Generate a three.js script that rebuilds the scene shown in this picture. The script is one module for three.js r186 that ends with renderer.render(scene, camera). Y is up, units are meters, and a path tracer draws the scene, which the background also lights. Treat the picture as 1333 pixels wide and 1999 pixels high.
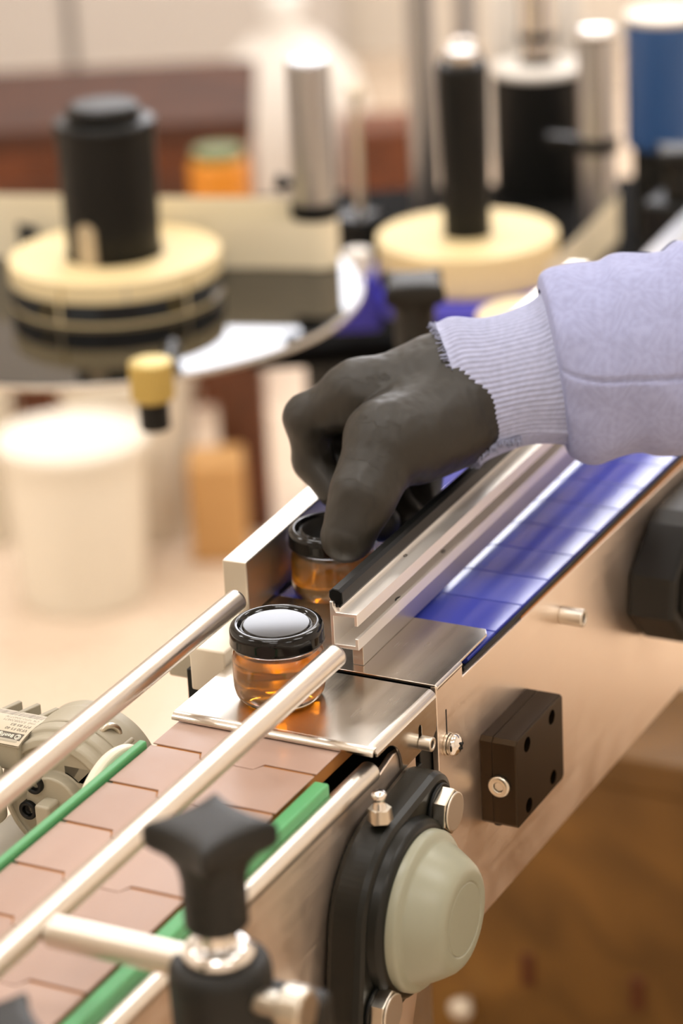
import * as THREE from 'three';
import { RoundedBoxGeometry } from 'three/addons/geometries/RoundedBoxGeometry.js';
import { mergeGeometries } from 'three/addons/utils/BufferGeometryUtils.js';
import { RectAreaLightUniformsLib } from 'three/addons/lights/RectAreaLightUniformsLib.js';
import { ImprovedNoise } from 'three/addons/math/ImprovedNoise.js';

// ---------------------------------------------------------------- camera, light, exposure
const scene = new THREE.Scene();
const renderer = new THREE.WebGLRenderer({ antialias: true });
renderer.toneMapping = THREE.LinearToneMapping;
renderer.toneMappingExposure = 1.72;
renderer.shadowMap.enabled = true;
const V = (x, y, z) => new THREE.Vector3(x, y, z);
const camera = new THREE.PerspectiveCamera(2 * Math.atan(999.5 / 5500) * 180 / Math.PI, 1333 / 1999, 0.05, 60);
const CAM = V(0.6099, 0.5677, 0.9544), FWD = V(-0.4326, -0.3785, -0.8183), UPV = V(-0.1307, 0.9243, -0.3585);
camera.position.copy(CAM); camera.up.copy(UPV); camera.lookAt(CAM.clone().add(FWD));
camera.focus = 1.29; camera.userData.fStop = 5.6;
RectAreaLightUniformsLib.init();
const YAW = 0.4863, FLOOR = -0.92, CEIL = 2.65;
// room frame: a = metres to the right of the viewing direction, b = metres ahead of the camera (on plan)
const L = (a, b, y) => V(CAM.x + 0.8841 * a - 0.4674 * b, y, CAM.z - 0.4674 * a - 0.8841 * b);
const UNSEEN_CEILING_LAMPS = [[-2.3, 1.0], [-0.5, 1.0], [1.5, 1.0], [-2.3, 3.0], [-0.5, 3.0], [1.5, 3.0], [0.6, 5.0], [-0.5, -1.2], [1.5, -1.2]];
const LAMP_COLOR = 0xf8f6f4, LAMP_POWER = 8.5, UNSEEN_WINDOW_COLOR = 0xf4f6ff, UNSEEN_WINDOW_POWER = 4.5;

// ---------------------------------------------------------------- helpers
let seed = 7; const rnd = () => (seed = (seed * 16807) % 2147483647) / 2147483647;
const noise = new ImprovedNoise();
const used = {};
const numbered = n => { used[n] = (used[n] ?? -1) + 1; return used[n] ? n + '_' + String(used[n]).padStart(3, '0') : n; };
function tag(o, label, category, group) { o.userData.label = label; o.userData.category = category; if (group) o.userData.group = group; return o; }
function thing(name, label, category, pos = [0, 0, 0], group) {
  const g = new THREE.Group(); g.name = numbered(name); g.position.set(...pos); scene.add(g); return tag(g, label, category, group);
}
function part(name, geo, mat, parent) { const m = new THREE.Mesh(geo, mat); m.name = name; m.castShadow = m.receiveShadow = true; parent.add(m); return m; }
function single(name, geo, mat, label, category, group) { const m = part(numbered(name), geo, mat, scene); return tag(m, label, category, group); }
function structure(name, geo, mat) { const m = part(name, geo, mat, scene); m.userData.kind = 'structure'; return m; }
// texture coordinates in metres, looked up across each face's main direction
function tri(geo, s = 1, swap = false) {
  const g = geo.index ? geo.toNonIndexed() : geo, p = g.attributes.position, n = g.attributes.normal, uv = new Float32Array(p.count * 2);
  for (let i = 0; i < p.count; i++) {
    const x = p.getX(i), y = p.getY(i), z = p.getZ(i), ax = Math.abs(n.getX(i)), ay = Math.abs(n.getY(i)), az = Math.abs(n.getZ(i));
    let u, v; if (ax >= ay && ax >= az) { u = z; v = y; } else if (ay >= az) { u = z; v = x; } else { u = x; v = y; }
    uv[2 * i] = (swap ? v : u) / s; uv[2 * i + 1] = (swap ? u : v) / s;
  }
  g.setAttribute('uv', new THREE.BufferAttribute(uv, 2)); return g;
}
const at = (g, x, y, z) => { g.translate(x, y, z); return g; };
function box(x0, x1, y0, y1, z0, z1, r = 0.0008, seg = 2) {
  const w = x1 - x0, h = y1 - y0, d = z1 - z0;
  return tri(at(new RoundedBoxGeometry(w, h, d, seg, Math.min(r, w / 2.1, h / 2.1, d / 2.1)), (x0 + x1) / 2, (y0 + y1) / 2, (z0 + z1) / 2), 0.2);
}
function lathe(pts, seg = 48, axis = 'y') {
  const g = new THREE.LatheGeometry(pts.map(p => new THREE.Vector2(p[0], p[1])), seg);
  if (axis === 'x') g.rotateZ(-Math.PI / 2); if (axis === 'z') g.rotateX(Math.PI / 2); return g;
}
// creased profile: each corner is doubled with a small bevel so that edges stay crisp
function turned(pts, seg = 48, axis = 'y', b = 0.0005) {
  const out = [];
  for (let i = 0; i < pts.length; i++) {
    const p = pts[i], q = pts[i - 1], r = pts[i + 1];
    if (!q || !r) { out.push(p); continue; }
    const l1 = Math.hypot(p[0] - q[0], p[1] - q[1]) || 1, l2 = Math.hypot(r[0] - p[0], r[1] - p[1]) || 1, c = Math.min(b, l1 / 3, l2 / 3);
    const e = Math.min(c * 2, l1 / 2.5), e2 = Math.min(c * 2, l2 / 2.5);
    out.push([p[0] + (q[0] - p[0]) * e / l1, p[1] + (q[1] - p[1]) * e / l1], [p[0] + (q[0] - p[0]) * c / l1, p[1] + (q[1] - p[1]) * c / l1],
      [p[0] + (r[0] - p[0]) * c / l2, p[1] + (r[1] - p[1]) * c / l2], [p[0] + (r[0] - p[0]) * e2 / l2, p[1] + (r[1] - p[1]) * e2 / l2]);
  }
  return lathe(out, seg, axis);
}
const rodGeo = (r, len, bev = 0.0008, seg = 32) => turned([[0, 0], [r, 0], [r, len], [0, len]], seg, 'y', bev);
function between(geo, A, B) { // a shape along +y turned to run from A to B
  const d = B.clone().sub(A); geo.applyQuaternion(new THREE.Quaternion().setFromUnitVectors(V(0, 1, 0), d.normalize())); geo.translate(A.x, A.y, A.z); return geo;
}
function extrudeX(pts, x0, x1, bev = 0.0006, holes = []) { // outline in (z, y), pushed along x
  const s = new THREE.Shape(pts.map(p => new THREE.Vector2(-p[0], p[1])));
  for (const h of holes) s.holes.push(h);
  const g = new THREE.ExtrudeGeometry(s, { depth: x1 - x0 - 2 * bev, bevelEnabled: bev > 0, bevelSize: bev, bevelThickness: bev, bevelOffset: -bev, bevelSegments: 2, curveSegments: 24 });
  g.translate(0, 0, bev); g.rotateY(Math.PI / 2); g.translate(x0, 0, 0); return tri(g, 0.2);
}
function extrudeZ(pts, z0, z1, bev = 0.0003) { // outline in (x, y), pushed along z
  const s = new THREE.Shape(pts.map(p => new THREE.Vector2(p[0], p[1])));
  const g = new THREE.ExtrudeGeometry(s, { depth: z1 - z0 - 2 * bev, bevelEnabled: bev > 0, bevelSize: bev, bevelThickness: bev, bevelOffset: -bev, bevelSegments: 1, curveSegments: 16 });
  g.translate(0, 0, z0 + bev); return tri(g, 0.2);
}
function extrudeY(pts, y0, y1, bev = 0.0005, seg = 2) { // outline in (x, z), pushed up
  const s = new THREE.Shape(pts.map(p => new THREE.Vector2(p[0], -p[1])));
  const g = new THREE.ExtrudeGeometry(s, { depth: y1 - y0 - 2 * bev, bevelEnabled: bev > 0, bevelSize: bev, bevelThickness: bev, bevelOffset: -bev, bevelSegments: seg, curveSegments: 24 });
  g.translate(0, 0, bev); g.rotateX(-Math.PI / 2); g.translate(0, y0, 0); return tri(g, 0.2);
}
function dataTexture(w, h, fn, srgb) {
  const d = new Uint8Array(w * h * 4);
  for (let y = 0; y < h; y++) for (let x = 0; x < w; x++) { const c = fn(x / w, y / h, x, y), o = (y * w + x) * 4; d[o] = c[0]; d[o + 1] = c[1]; d[o + 2] = c[2]; d[o + 3] = 255; }
  const t = new THREE.DataTexture(d, w, h); t.wrapS = t.wrapT = THREE.RepeatWrapping; t.magFilter = THREE.LinearFilter; t.minFilter = THREE.LinearMipmapLinearFilter; t.generateMipmaps = true;
  if (srgb) t.colorSpace = THREE.SRGBColorSpace; t.needsUpdate = true; return t;
}
const rep = (t, x, y = x) => { const c = t.clone(); c.repeat.set(x, y); c.needsUpdate = true; return c; };
function canvasTexture(w, h, draw) {
  const c = document.createElement('canvas'); c.width = w; c.height = h; draw(c.getContext('2d'), w, h);
  const t = new THREE.CanvasTexture(c); t.colorSpace = THREE.SRGBColorSpace; t.anisotropy = 8; return t;
}
// ---- textures: fine grain only
const rowRandom = Array.from({ length: 256 }, () => rnd());
const brushed = dataTexture(256, 256, (u, v, x, y) => { const a = rowRandom[y] * 0.6 + rnd() * 0.4; const g = 118 + a * 75; return [g, g, g]; });
const grain = dataTexture(256, 256, () => { const g = 90 + rnd() * 120; return [g, g, g]; });
const tile = (u, v, f, s) => { // seamless noise
  const a = u * 2 * Math.PI, b = v * 2 * Math.PI; return noise.noise(Math.cos(a) * f + s, Math.sin(a) * f + Math.cos(b) * f * 0.7, Math.sin(b) * f + s * 0.37);
};
const cloudy = dataTexture(256, 256, (u, v) => { const n = tile(u, v, 0.8, 3) * 0.5 + tile(u, v, 2.2, 9) * 0.35 + tile(u, v, 5, 1) * 0.2; const g = Math.max(0, Math.min(255, 140 + n * 110)); return [g, g, g]; });
const smudged = dataTexture(512, 512, (u, v, x, y) => { const n = tile(u, v, 1.2, 5) * 0.5 + tile(u, v, 4, 2) * 0.3; const g = Math.max(0, Math.min(255, 205 + n * 60 + (rowRandom[y & 255] - 0.5) * 30)); return [g, g, g]; });
const wood = dataTexture(512, 512, (u, v) => { const n = tile(u, v, 1.0, 4) * 0.6 + Math.sin((v * 40 + tile(u, v, 1.5, 8) * 6)) * 0.15 + rnd() * 0.15; const k = 0.85 + n * 0.3; return [255 * Math.min(1, k), 255 * Math.min(1, k * 0.98), 255 * Math.min(1, k * 0.95)]; }, true);
const knit = dataTexture(256, 256, (u, v, x, y) => { const g = 128 + 60 * Math.sin(u * 2 * Math.PI * 64) * Math.cos(v * 2 * Math.PI * 64) + (rnd() - 0.5) * 110; return [g, g, g]; });
const melange = dataTexture(512, 512, (u, v) => { const n = tile(u, v, 2, 6) * 0.05 + (rnd() - 0.5) * 0.12; const k = 0.93 + n; return [Math.min(255, 255 * k), Math.min(255, 255 * k), Math.min(255, 255 * (k + 0.02))]; }, true);

// ---- materials
const std = (color, roughness, metalness = 0, extra = {}) => new THREE.MeshPhysicalMaterial({ color, roughness, metalness, ...extra });
const M = {
  steel: std(0xd9d3ca, 0.4, 1, { roughnessMap: smudged }),
  plate: std(0xd8d2c8, 0.3, 1, { roughnessMap: smudged }),
  panel: std(0xf4e6d8, 0.46, 1, { roughnessMap: smudged }),
  rod: std(0xddd6cc, 0.3, 1),
  chrome: std(0xe2ded8, 0.16, 1),
  satin: std(0xd5cec2, 0.38, 1),
  aluminium: std(0xf4f0ea, 0.58, 0.78, { roughnessMap: smudged }),
  pillar: std(0xb4b5b8, 0.3, 1),
  table: std(0x0d0d0d, 0.9, 0, { specularIntensity: 0.2 }),
  bolt: std(0xc9c1b2, 0.28, 1),
  black: std(0x0f100f, 0.42, 0, { specularIntensity: 0.5, bumpMap: grain, bumpScale: 0.00003 }),
  blackMatt: std(0x141410, 0.52, 0, { specularIntensity: 0.75, bumpMap: rep(grain, 3), bumpScale: 0.00006 }),
  blackPaint: std(0x12130e, 0.36, 0, { specularIntensity: 0.6, bumpMap: rep(cloudy, 3), bumpScale: 0.00006 }),
  blackAnodised: std(0x34291c, 0.34, 0.85, { bumpMap: rep(grain, 2), bumpScale: 0.00002 }),
  hole: std(0x060606, 0.8),
  greyCap: std(0x93937f, 0.36, 0, { bumpMap: rep(grain, 2), bumpScale: 0.00003 }),
  green: std(0x58a66b, 0.42),
  pink: std(0xb09384, 0.7, 0, { roughnessMap: cloudy }),
  tan: std(0xb4783c, 0.6),
  blue: std(0x4450b6, 0.26, 0, { roughnessMap: cloudy }),
  blueMetal: std(0x2d568c, 0.34, 0.1),
  plainBlue: std(0x3b39b4, 0.4),  // even blue of the reel plate and bracket
  cream: std(0xecd6a2, 0.62),
  webPaper: std(0xf9eed0, 0.55),
  cast: std(0xa39b87, 0.48, 0, { bumpMap: rep(cloudy, 4), bumpScale: 0.0002 }),
  ivory: std(0xeee2cd, 0.4),
  glass: std(0xffffff, 0.02, 0, { transmission: 1, thickness: 0.002, ior: 1.5 }),
  honey: std(0xffbe55, 0.04, 0, { transmission: 0.8, thickness: 0.04, ior: 1.47, attenuationColor: new THREE.Color(1.0, 0.66, 0.08), attenuationDistance: 0.027 }),
  lid: std(0x080808, 0.09, 0, { specularIntensity: 0.7 }),
  platter: std(0x0a0a0a, 0.04, 0),
  glove: std(0x201d16, 0.5, 0, { bumpMap: rep(cloudy, 6), bumpScale: 0.0001 }),
  skin: std(0xc99a7c, 0.55),
  fleece: std(0xa6accf, 0.92, 0, { map: rep(melange, 3), bumpMap: rep(grain, 3), bumpScale: 0.0001, sheen: 0.4, sheenRoughness: 0.6, sheenColor: new THREE.Color(0.8, 0.8, 0.9) }),
  ribbing: std(0xb9bfda, 0.92, 0, { map: rep(melange, 3), bumpMap: rep(knit, 5), bumpScale: 0.0002 }),
  floor: std(0xe4cfb8, 0.45, 0, { roughnessMap: cloudy }),
  wall: std(0xece5da, 0.85), cupboard: std(0xd2cdc8, 0.5), sideWall: std(0xefe6da, 0.85), ceiling: std(0xf0ebe2, 0.9),
  brown: std(0x7d4422, 0.5, 0, { map: wood }), darkBrown: std(0x6a3a1c, 0.5, 0, { map: wood }), baseBrown: std(0x8a6430, 0.5, 0, { map: wood }),
  card: std(0xcfa066, 0.8), bucket: std(0xf2ead9, 0.45), gold: std(0xc9b268, 0.35, 0.5), amberLabel: std(0xd98a24, 0.4), white: std(0xf1ece4, 0.5),
  lamp: new THREE.MeshStandardMaterial({ color: 0xffffff, emissive: LAMP_COLOR, emissiveIntensity: LAMP_POWER * 0.5 }),
  unseenWindowPane: new THREE.MeshStandardMaterial({ color: 0xffffff, emissive: UNSEEN_WINDOW_COLOR, emissiveIntensity: UNSEEN_WINDOW_POWER * 0.6 }),
};

// ---------------------------------------------------------------- the room
const A0 = -3.4, A1 = 3.2, B0 = -2.6, B1 = 6.4;
function roomBox(name, a0, a1, b0, b1, y0, y1, mat) {
  const m = structure(name, tri(new THREE.BoxGeometry(a1 - a0, y1 - y0, b1 - b0), 1), mat);
  m.position.copy(L((a0 + a1) / 2, (b0 + b1) / 2, (y0 + y1) / 2)); m.rotation.y = YAW; return m;
}
roomBox('floor', A0 - 0.1, A1 + 0.1, B0 - 0.1, B1 + 0.1, FLOOR - 0.1, FLOOR, M.floor);
roomBox('ceiling', A0 - 0.1, A1 + 0.1, B0 - 0.1, B1 + 0.1, CEIL, CEIL + 0.1, M.ceiling);
roomBox('wall_left', A0 - 0.1, A0, B0, B1, FLOOR, CEIL, M.sideWall);
roomBox('wall_right', A1, A1 + 0.1, B0, B1, FLOOR, CEIL, M.sideWall);
roomBox('wall_back', A0, A1, B0 - 0.1, B0, FLOOR, CEIL, M.sideWall);
const W0 = -0.5, W1 = 1.9, WY0 = 1.0, WY1 = 2.5; // window in the far wall, out of view, placed to brighten metal reflections
{
  const far = new THREE.Group(); far.name = 'wall_far'; far.userData.kind = 'structure'; scene.add(far); far.position.copy(L(0, B1 + 0.05, 0)); far.rotation.y = YAW;
  const piece = (x0, x1, y0, y1) => part('wall_section', tri(at(new THREE.BoxGeometry(x1 - x0, y1 - y0, 0.1), (x0 + x1) / 2, (y0 + y1) / 2, 0), 1), M.wall, far);
  piece(A0, A1, FLOOR, WY0); piece(A0, A1, WY1, CEIL); piece(A0, W0, WY0, WY1); piece(W1, A1, WY0, WY1);
  const win = new THREE.Group(); win.name = 'unseen_window_1'; win.userData.kind = 'structure'; scene.add(win); win.position.copy(L(0, B1 + 0.04, 0)); win.rotation.y = YAW;
  part('pane', at(new THREE.BoxGeometry(W1 - W0, WY1 - WY0, 0.01), (W0 + W1) / 2, (WY0 + WY1) / 2, 0), M.unseenWindowPane, win);
  for (const x of [W0, 0.3, 1.1, W1]) part('frame_bar', at(new THREE.BoxGeometry(0.06, WY1 - WY0, 0.06), x, (WY0 + WY1) / 2, 0.02), M.white, win);
  for (const y of [WY0, WY1]) part('frame_bar', at(new THREE.BoxGeometry(W1 - W0, 0.06, 0.06), (W0 + W1) / 2, y, 0.02), M.white, win);
  const wl = new THREE.RectAreaLight(UNSEEN_WINDOW_COLOR, UNSEEN_WINDOW_POWER * 0.5, W1 - W0 - 0.1, WY1 - WY0 - 0.1); wl.position.copy(L((W0 + W1) / 2, B1 - 0.05, (WY0 + WY1) / 2)); wl.lookAt(L((W0 + W1) / 2, 0, (WY0 + WY1) / 2)); scene.add(wl);  // light of the unseen window, strength set for the steel and platter
}
for (const [a, b] of UNSEEN_CEILING_LAMPS) {  // panels out of view, placed to light the line from above
  const g = thing('unseen_ceiling_lamp', 'unseen rectangular white ceiling lamp panel lighting the production line', 'lamp', [0, 0, 0], 'unseen ceiling lamp panels'); g.position.copy(L(a, b, CEIL)); g.rotation.y = YAW;
  part('lamp_housing', at(new RoundedBoxGeometry(1.02, 0.05, 0.42, 2, 0.01), 0, -0.02, 0), M.white, g);
  part('diffuser', at(new THREE.BoxGeometry(0.94, 0.008, 0.34), 0, -0.047, 0), M.lamp, g);
  const l = new THREE.RectAreaLight(LAMP_COLOR, LAMP_POWER, 0.94, 0.34); l.position.set(0, -0.056, 0); l.rotation.x = -Math.PI / 2; g.add(l);
}

// ---------------------------------------------------------------- infeed conveyor (pink chain)
const PX0 = 0.0037, PX1 = 0.0858, XP = 0.1015;
{
  const chain = thing('slat_chain', 'dusty pink plastic slat conveyor chain between green guide strips', 'conveyor chain');
  const P = 0.0381, g = 0.0019, h = 0.0005, s0 = 0.0308, s1 = 0.0582, o = 0.0052, dg = 0.0022;
  const slat = extrudeY([[PX0, g / 2], [s0 - dg, g / 2], [s0 + dg * 0.2, o + h / 2], [s1 - dg * 0.2, o + h / 2], [s1 + dg, g / 2], [PX1, g / 2], [PX1, P - g / 2], [s1 + dg, P - g / 2], [s1 - dg * 0.2, P + o - h / 2], [s0 + dg * 0.2, P + o - h / 2], [s0 - dg, P - g / 2], [PX0, P - g / 2]], -0.0007, 0, 0.0003);
  const variants = [M.pink, std(0xad9081, 0.72, 0, { roughnessMap: cloudy }), std(0xb49788, 0.7, 0, { roughnessMap: cloudy })];
  for (let k = -2; k < 12; k++) { const m = part('slat', slat, variants[((k + 9) * 7) % 3], chain); m.position.z = k * P; }
  part('hinge_strip', box(PX0 + 0.0015, PX1 - 0.0015, -0.009, -0.0008, -0.075, 0.45), M.tan, chain);
}
for (const [x0, x1, y1, z0, label] of [[-0.0015, 0.0027, 0.0024, 0.002, 'thin green plastic guide strip along the motor side of pink chain'], [0.0872, 0.0945, -0.0006, 0.0035, 'wide green plastic guide strip along the star knob side of pink chain']])
  single('guide_strip', box(x0, x1, -0.014, y1, z0, 0.46, 0.0012), M.green, label, 'guide strip');
{
  const f = thing('infeed_frame', 'stainless steel infeed conveyor frame carrying black bearing and pink chain', 'conveyor frame');
  // near side plate with a rolled top edge
  part('side_plate', extrudeX([[0.46, -0.014], [0.46, -0.17], [-0.045, -0.17], [-0.067, -0.12], [-0.067, -0.012], [-0.045, -0.0085], [-0.03, -0.012]], 0.0985, XP, 0.0005), M.panel, f);
  part('top_roll', between(rodGeo(0.0052, 0.49, 0.001), V(0.0972, -0.0105, -0.03), V(0.0972, -0.0105, 0.46)), M.steel, f);
  part('side_plate', box(-0.006, -0.003, -0.15, -0.016, -0.06, 0.46), M.panel, f);
  part('cross_member', box(-0.004, 0.0995, -0.14, -0.11, 0.05, 0.09), M.blackMatt, f);
  part('drip_tray', box(-0.003, 0.0985, -0.036, -0.03, -0.08, 0.46), M.blackMatt, f);
  for (const z of [0.07, 0.40]) part('leg', at(new RoundedBoxGeometry(0.04, -0.16 - FLOOR, 0.04, 2, 0.003), 0.07, (FLOOR - 0.16) / 2, z), M.steel, f);
}
// ---------------------------------------------------------------- main conveyor (blue chain)
{
  const chain = thing('slat_chain', 'glossy blue plastic slat conveyor chain running under the guide rail', 'conveyor chain');
  const P = 0.0326, g = 0.0008, xs = 0.0536, x0 = -0.019, x1 = 0.0988, o = 0.0045, xm = 0.0262;
  const slat = extrudeY([[x0, g / 2], [xm - 0.002, g / 2], [xm + 0.001, o + g / 2], [xs - 0.002, o + g / 2], [xs + 0.002, g / 2], [x1, g / 2], [x1, P - g / 2], [xs + 0.002, P - g / 2], [xs - 0.002, P + o - g / 2], [xm + 0.001, P + o - g / 2], [xm - 0.002, P - g / 2], [x0, P - g / 2]], -0.0045, 0, 0.0003);
  const variants = [M.blue, std(0x4a56ba, 0.28, 0, { roughnessMap: cloudy }), std(0x3f4ab2, 0.25, 0, { roughnessMap: cloudy })];
  for (let k = 0; k < 24; k++) { const m = part('slat', slat, variants[(k * 5) % 3], chain); m.position.z = -0.1962 - P * (k - 1) - 0.0; }
  part('hinge_strip', box(x0 + 0.004, x1 - 0.004, -0.009, -0.0047, -0.95, -0.17), M.blue, chain);
}
{
  const f = thing('conveyor_frame', 'long brushed stainless side panel conveyor frame beside the blue chain', 'conveyor frame');
  part('side_panel', extrudeX([[-0.0905, 0.0035], [-0.0905, -0.139], [-1.0, -0.147], [-1.0, -0.012], [-0.1195, -0.0035], [-0.1195, 0.0035]], XP - 0.003, XP, 0.0005), M.panel, f);
  part('side_panel', box(-0.031, -0.028, -0.14, -0.004, -1.0, -0.09), M.panel, f);
  part('wear_strip', box(0.0990, 0.1003, -0.016, -0.0012, -1.0, -0.124), M.black, f);  // near end lengthened in black to darken the notch
  part('top_strip', box(0.1004, 0.1009, -0.02, -0.0035, -1.0, -0.19), M.tan, f);
  part('bed_plate', box(-0.028, 0.0985, -0.03, -0.025, -1.0, -0.16), M.blackMatt, f);
  for (const z of [-0.22, -0.9]) part('leg', at(new RoundedBoxGeometry(0.04, -0.1 - FLOOR, 0.04, 2, 0.003), -0.0, (FLOOR - 0.1) / 2, z), M.steel, f);
}
{ // added black block, stands in for the shade behind the gap
  single('gap_shade_block', box(-0.024, 0.0978, -0.12, -0.003, -0.16, -0.079), M.blackMatt, 'added black block as the shade behind the gap between the two steel side plates', 'housing');
}
// transfer plates
{
  const t = thing('transfer_plate', 'shiny stainless transfer plate the front honey jar stands on', 'plate');
  const y = 0.004;
  // bent sheet: flat top, rolled front lip, rolled edge and hanging flange
  const N = 10, prof = []; const xb = 0.0985, R = 0.0045; prof.push([0.0008, y]); prof.push([xb, y]);
  for (let i = 1; i <= N; i++) { const a = i / N * Math.PI / 2; prof.push([xb + R * Math.sin(a), y - R + R * Math.cos(a)]); }
  const outer = prof.slice(), inner = prof.map(([a, b], i) => i < 2 ? [a, b - 0.0012] : (() => { const q = (i - 1) / N * Math.PI / 2; return [xb + (R - 0.0012) * Math.sin(q), y - R + (R - 0.0012) * Math.cos(q)]; })());
  part('top_sheet', extrudeZ([...outer, ...inner.reverse()], -0.0880, -0.0262, 0.0002), M.plate, t);
  // front lip curling down
  const lip = []; for (let i = 0; i <= 6; i++) { const a = i / 6 * 1.0; lip.push([-0.0262 + 0.0045 * Math.sin(a), y - 0.0045 + 0.0045 * Math.cos(a)]); }
  part('front_lip', extrudeX([...lip, ...lip.map(([z, b]) => [z - 0.0002, b - 0.0011]).reverse()], 0.0008, 0.1025, 0.0002), M.plate, t);
  const sl = new THREE.Path(); sl.absarc(0.0695, -0.0070, 0.0016, 0, Math.PI, false); sl.absarc(0.0695, -0.0135, 0.0016, Math.PI, 2 * Math.PI, false);
  const arc = []; for (let i = 0; i <= 10; i++) { const a = Math.PI / 2 * i / 10; arc.push([-0.0345 - 0.016 * Math.sin(a), -0.0005 - 0.018 * (1 - Math.cos(a))]); }
  part('flange', extrudeX([[-0.0262, 0.0008], [-0.0262, -0.0005], ...arc, [-0.0540, -0.0192], [-0.082, -0.0182], [-0.0862, -0.0155], [-0.0870, -0.011], [-0.0870, 0.0008]], 0.1018, 0.103, 0.0002, [sl]), M.plate, t);
  const t2 = thing('cover_plate', 'stainless cover plate between the transfer plate and the blue chain', 'plate');
  part('top_sheet', extrudeY([[-0.02, -0.0907], [0.1008, -0.0907], [0.1008, -0.119], [0.1003, -0.1505], [0.0975, -0.1555], [-0.02, -0.1555]], 0.0032, 0.0046, 0.0003), M.plate, t2);
  part('bent_edge', between(rodGeo(0.0016, 0.028, 0.0003), V(0.1004, 0.0028, -0.119), V(0.1004, 0.0028, -0.0909)), M.plate, t2);
}
// screws on the side
function socketScrew(name, label, x, y, z, r, len, mat = M.satin) {
  const g = thing(name, label, 'screw', [x, y, z]);
  part('head', turned([[r * 0.55, len], [r * 0.55, len * 0.45], [0, len * 0.45]].reverse().concat([[r, len], [r, 0], [0, 0]]).map(p => p), 28, 'x', 0.0003), mat, g);
  part('socket', (() => { const h = new THREE.CylinderGeometry(r * 0.5, r * 0.5, 0.0006, 6); h.rotateZ(-Math.PI / 2); h.translate(len * 0.5, 0, 0); return h; })(), M.hole, g);
  return g;
}
socketScrew('socket_screw', 'small socket head screw in the slotted flange of the transfer plate', 0.103, -0.0140, -0.0695, 0.0034, 0.0062);
socketScrew('pin_screw', 'stubby steel socket pin standing out of the long side panel', XP, -0.0225, -0.2380, 0.0046, 0.0125);
{
  const g = thing('cross_head_screw', 'domed cross head screw with two washers beside the plate gap', 'screw', [XP, -0.0294, -0.1002]);
  part('washer', turned([[0, 0], [0.0055, 0], [0.0055, 0.0014], [0, 0.0014]], 28, 'x', 0.0002), M.bolt, g);
  part('washer', turned([[0, 0.0016], [0.005, 0.0016], [0.005, 0.0028], [0, 0.0028]], 28, 'x', 0.0002), M.bolt, g);
  part('head', lathe([[0, 0.0030], [0.0052, 0.0030], [0.0054, 0.0038], [0.005, 0.0052], [0.0036, 0.0064], [0.0018, 0.0070], [0, 0.0072]], 28, 'x'), M.chrome, g);
  for (const r of [0.4, 0.4 + Math.PI / 2]) { const c = new THREE.BoxGeometry(0.0012, 0.0042, 0.0009); c.rotateX(r); c.translate(0.0069, 0, 0); part('cross_slot', c, M.hole, g); }
  single('slot', box(XP - 0.0005, XP + 0.0002, -0.0240, -0.0118, -0.1007, -0.0997, 0.0002), M.hole, 'narrow vertical slot cut above the domed screw', 'slot');
}
// black block with four counterbored holes
{
  const g = thing('mounting_block', 'square black anodised block with four bored screw holes on side panel', 'block');
  const x0 = XP, x1 = 0.1202, y0 = -0.0895, y1 = -0.0427, z0 = -0.1938, z1 = -0.1357, hp = [[-0.1797, -0.0496], [-0.1494, -0.0500], [-0.18, -0.0826], [-0.1499, -0.083]];
  const holes = hp.map(([z, y]) => { const p = new THREE.Path(); p.absarc(-z, y, 0.0046, 0, Math.PI * 2, true); return p; });
  const c = 0.002, out = [[z0 + c, y0], [z1 - c, y0], [z1, y0 + c], [z1, y1 - c], [z1 - c, y1], [z0 + c, y1], [z0, y1 - c], [z0, y0 + c]];
  part('body', extrudeX(out, x0 + 0.006, x1, 0.0008, holes), M.blackAnodised, g);
  part('back', extrudeX(out, x0, x0 + 0.0062, 0.0003), M.blackAnodised, g);
  for (const [z, y] of hp) {
    const s = part('cap_screw', turned([[0, 0.0075], [0.002, 0.0075], [0.002, 0.011], [0.0036, 0.011], [0.0036, 0.004], [0, 0.004]].reverse(), 20, 'x', 0.0003), M.black, g); s.position.set(x0, y, z);
  }
  const s = part('side_screw', turned([[0, 0], [0.0054, 0], [0.0056, 0.0022], [0.0048, 0.003], [0.0026, 0.003], [0.0026, 0.0012], [0, 0.0012]], 28, 'z', 0.0003), M.bolt, g); s.position.set(0.1118, -0.0668, z1);
  const hx = new THREE.CylinderGeometry(0.0025, 0.0025, 0.0004, 6); hx.rotateX(Math.PI / 2); hx.translate(0.1118, -0.0668, z1 + 0.0016); part('hex_socket', hx, M.satin, g);
  for (const z of [-0.142, -0.150]) part('locating_pin', at(lathe([[0, -0.0022], [0.0022, -0.0022], [0.0028, 0], [0, 0]], 16), 0.1075, y0, z), M.black, g);
}
// dark housing far along the panel
{
  const g = thing('sensor_housing', 'big matt black many sided housing on the far side panel', 'housing');
  g.position.set(0, -0.02, -0.038);
  part('body', extrudeX([[-0.318, 0.002], [-0.292, -0.018], [-0.288, -0.04], [-0.31, -0.062], [-0.332, -0.071], [-0.40, -0.074], [-0.41, -0.06], [-0.41, 0.0], [-0.40, 0.006], [-0.33, 0.006]], XP, 0.128, 0.003), M.blackMatt, g);
  part('cap', extrudeX([[-0.325, 0.0], [-0.30, -0.02], [-0.297, -0.038], [-0.315, -0.056], [-0.335, -0.064], [-0.39, -0.066], [-0.40, -0.055], [-0.40, -0.004]], 0.1275, 0.132, 0.002), M.blackMatt, g);
}
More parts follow.
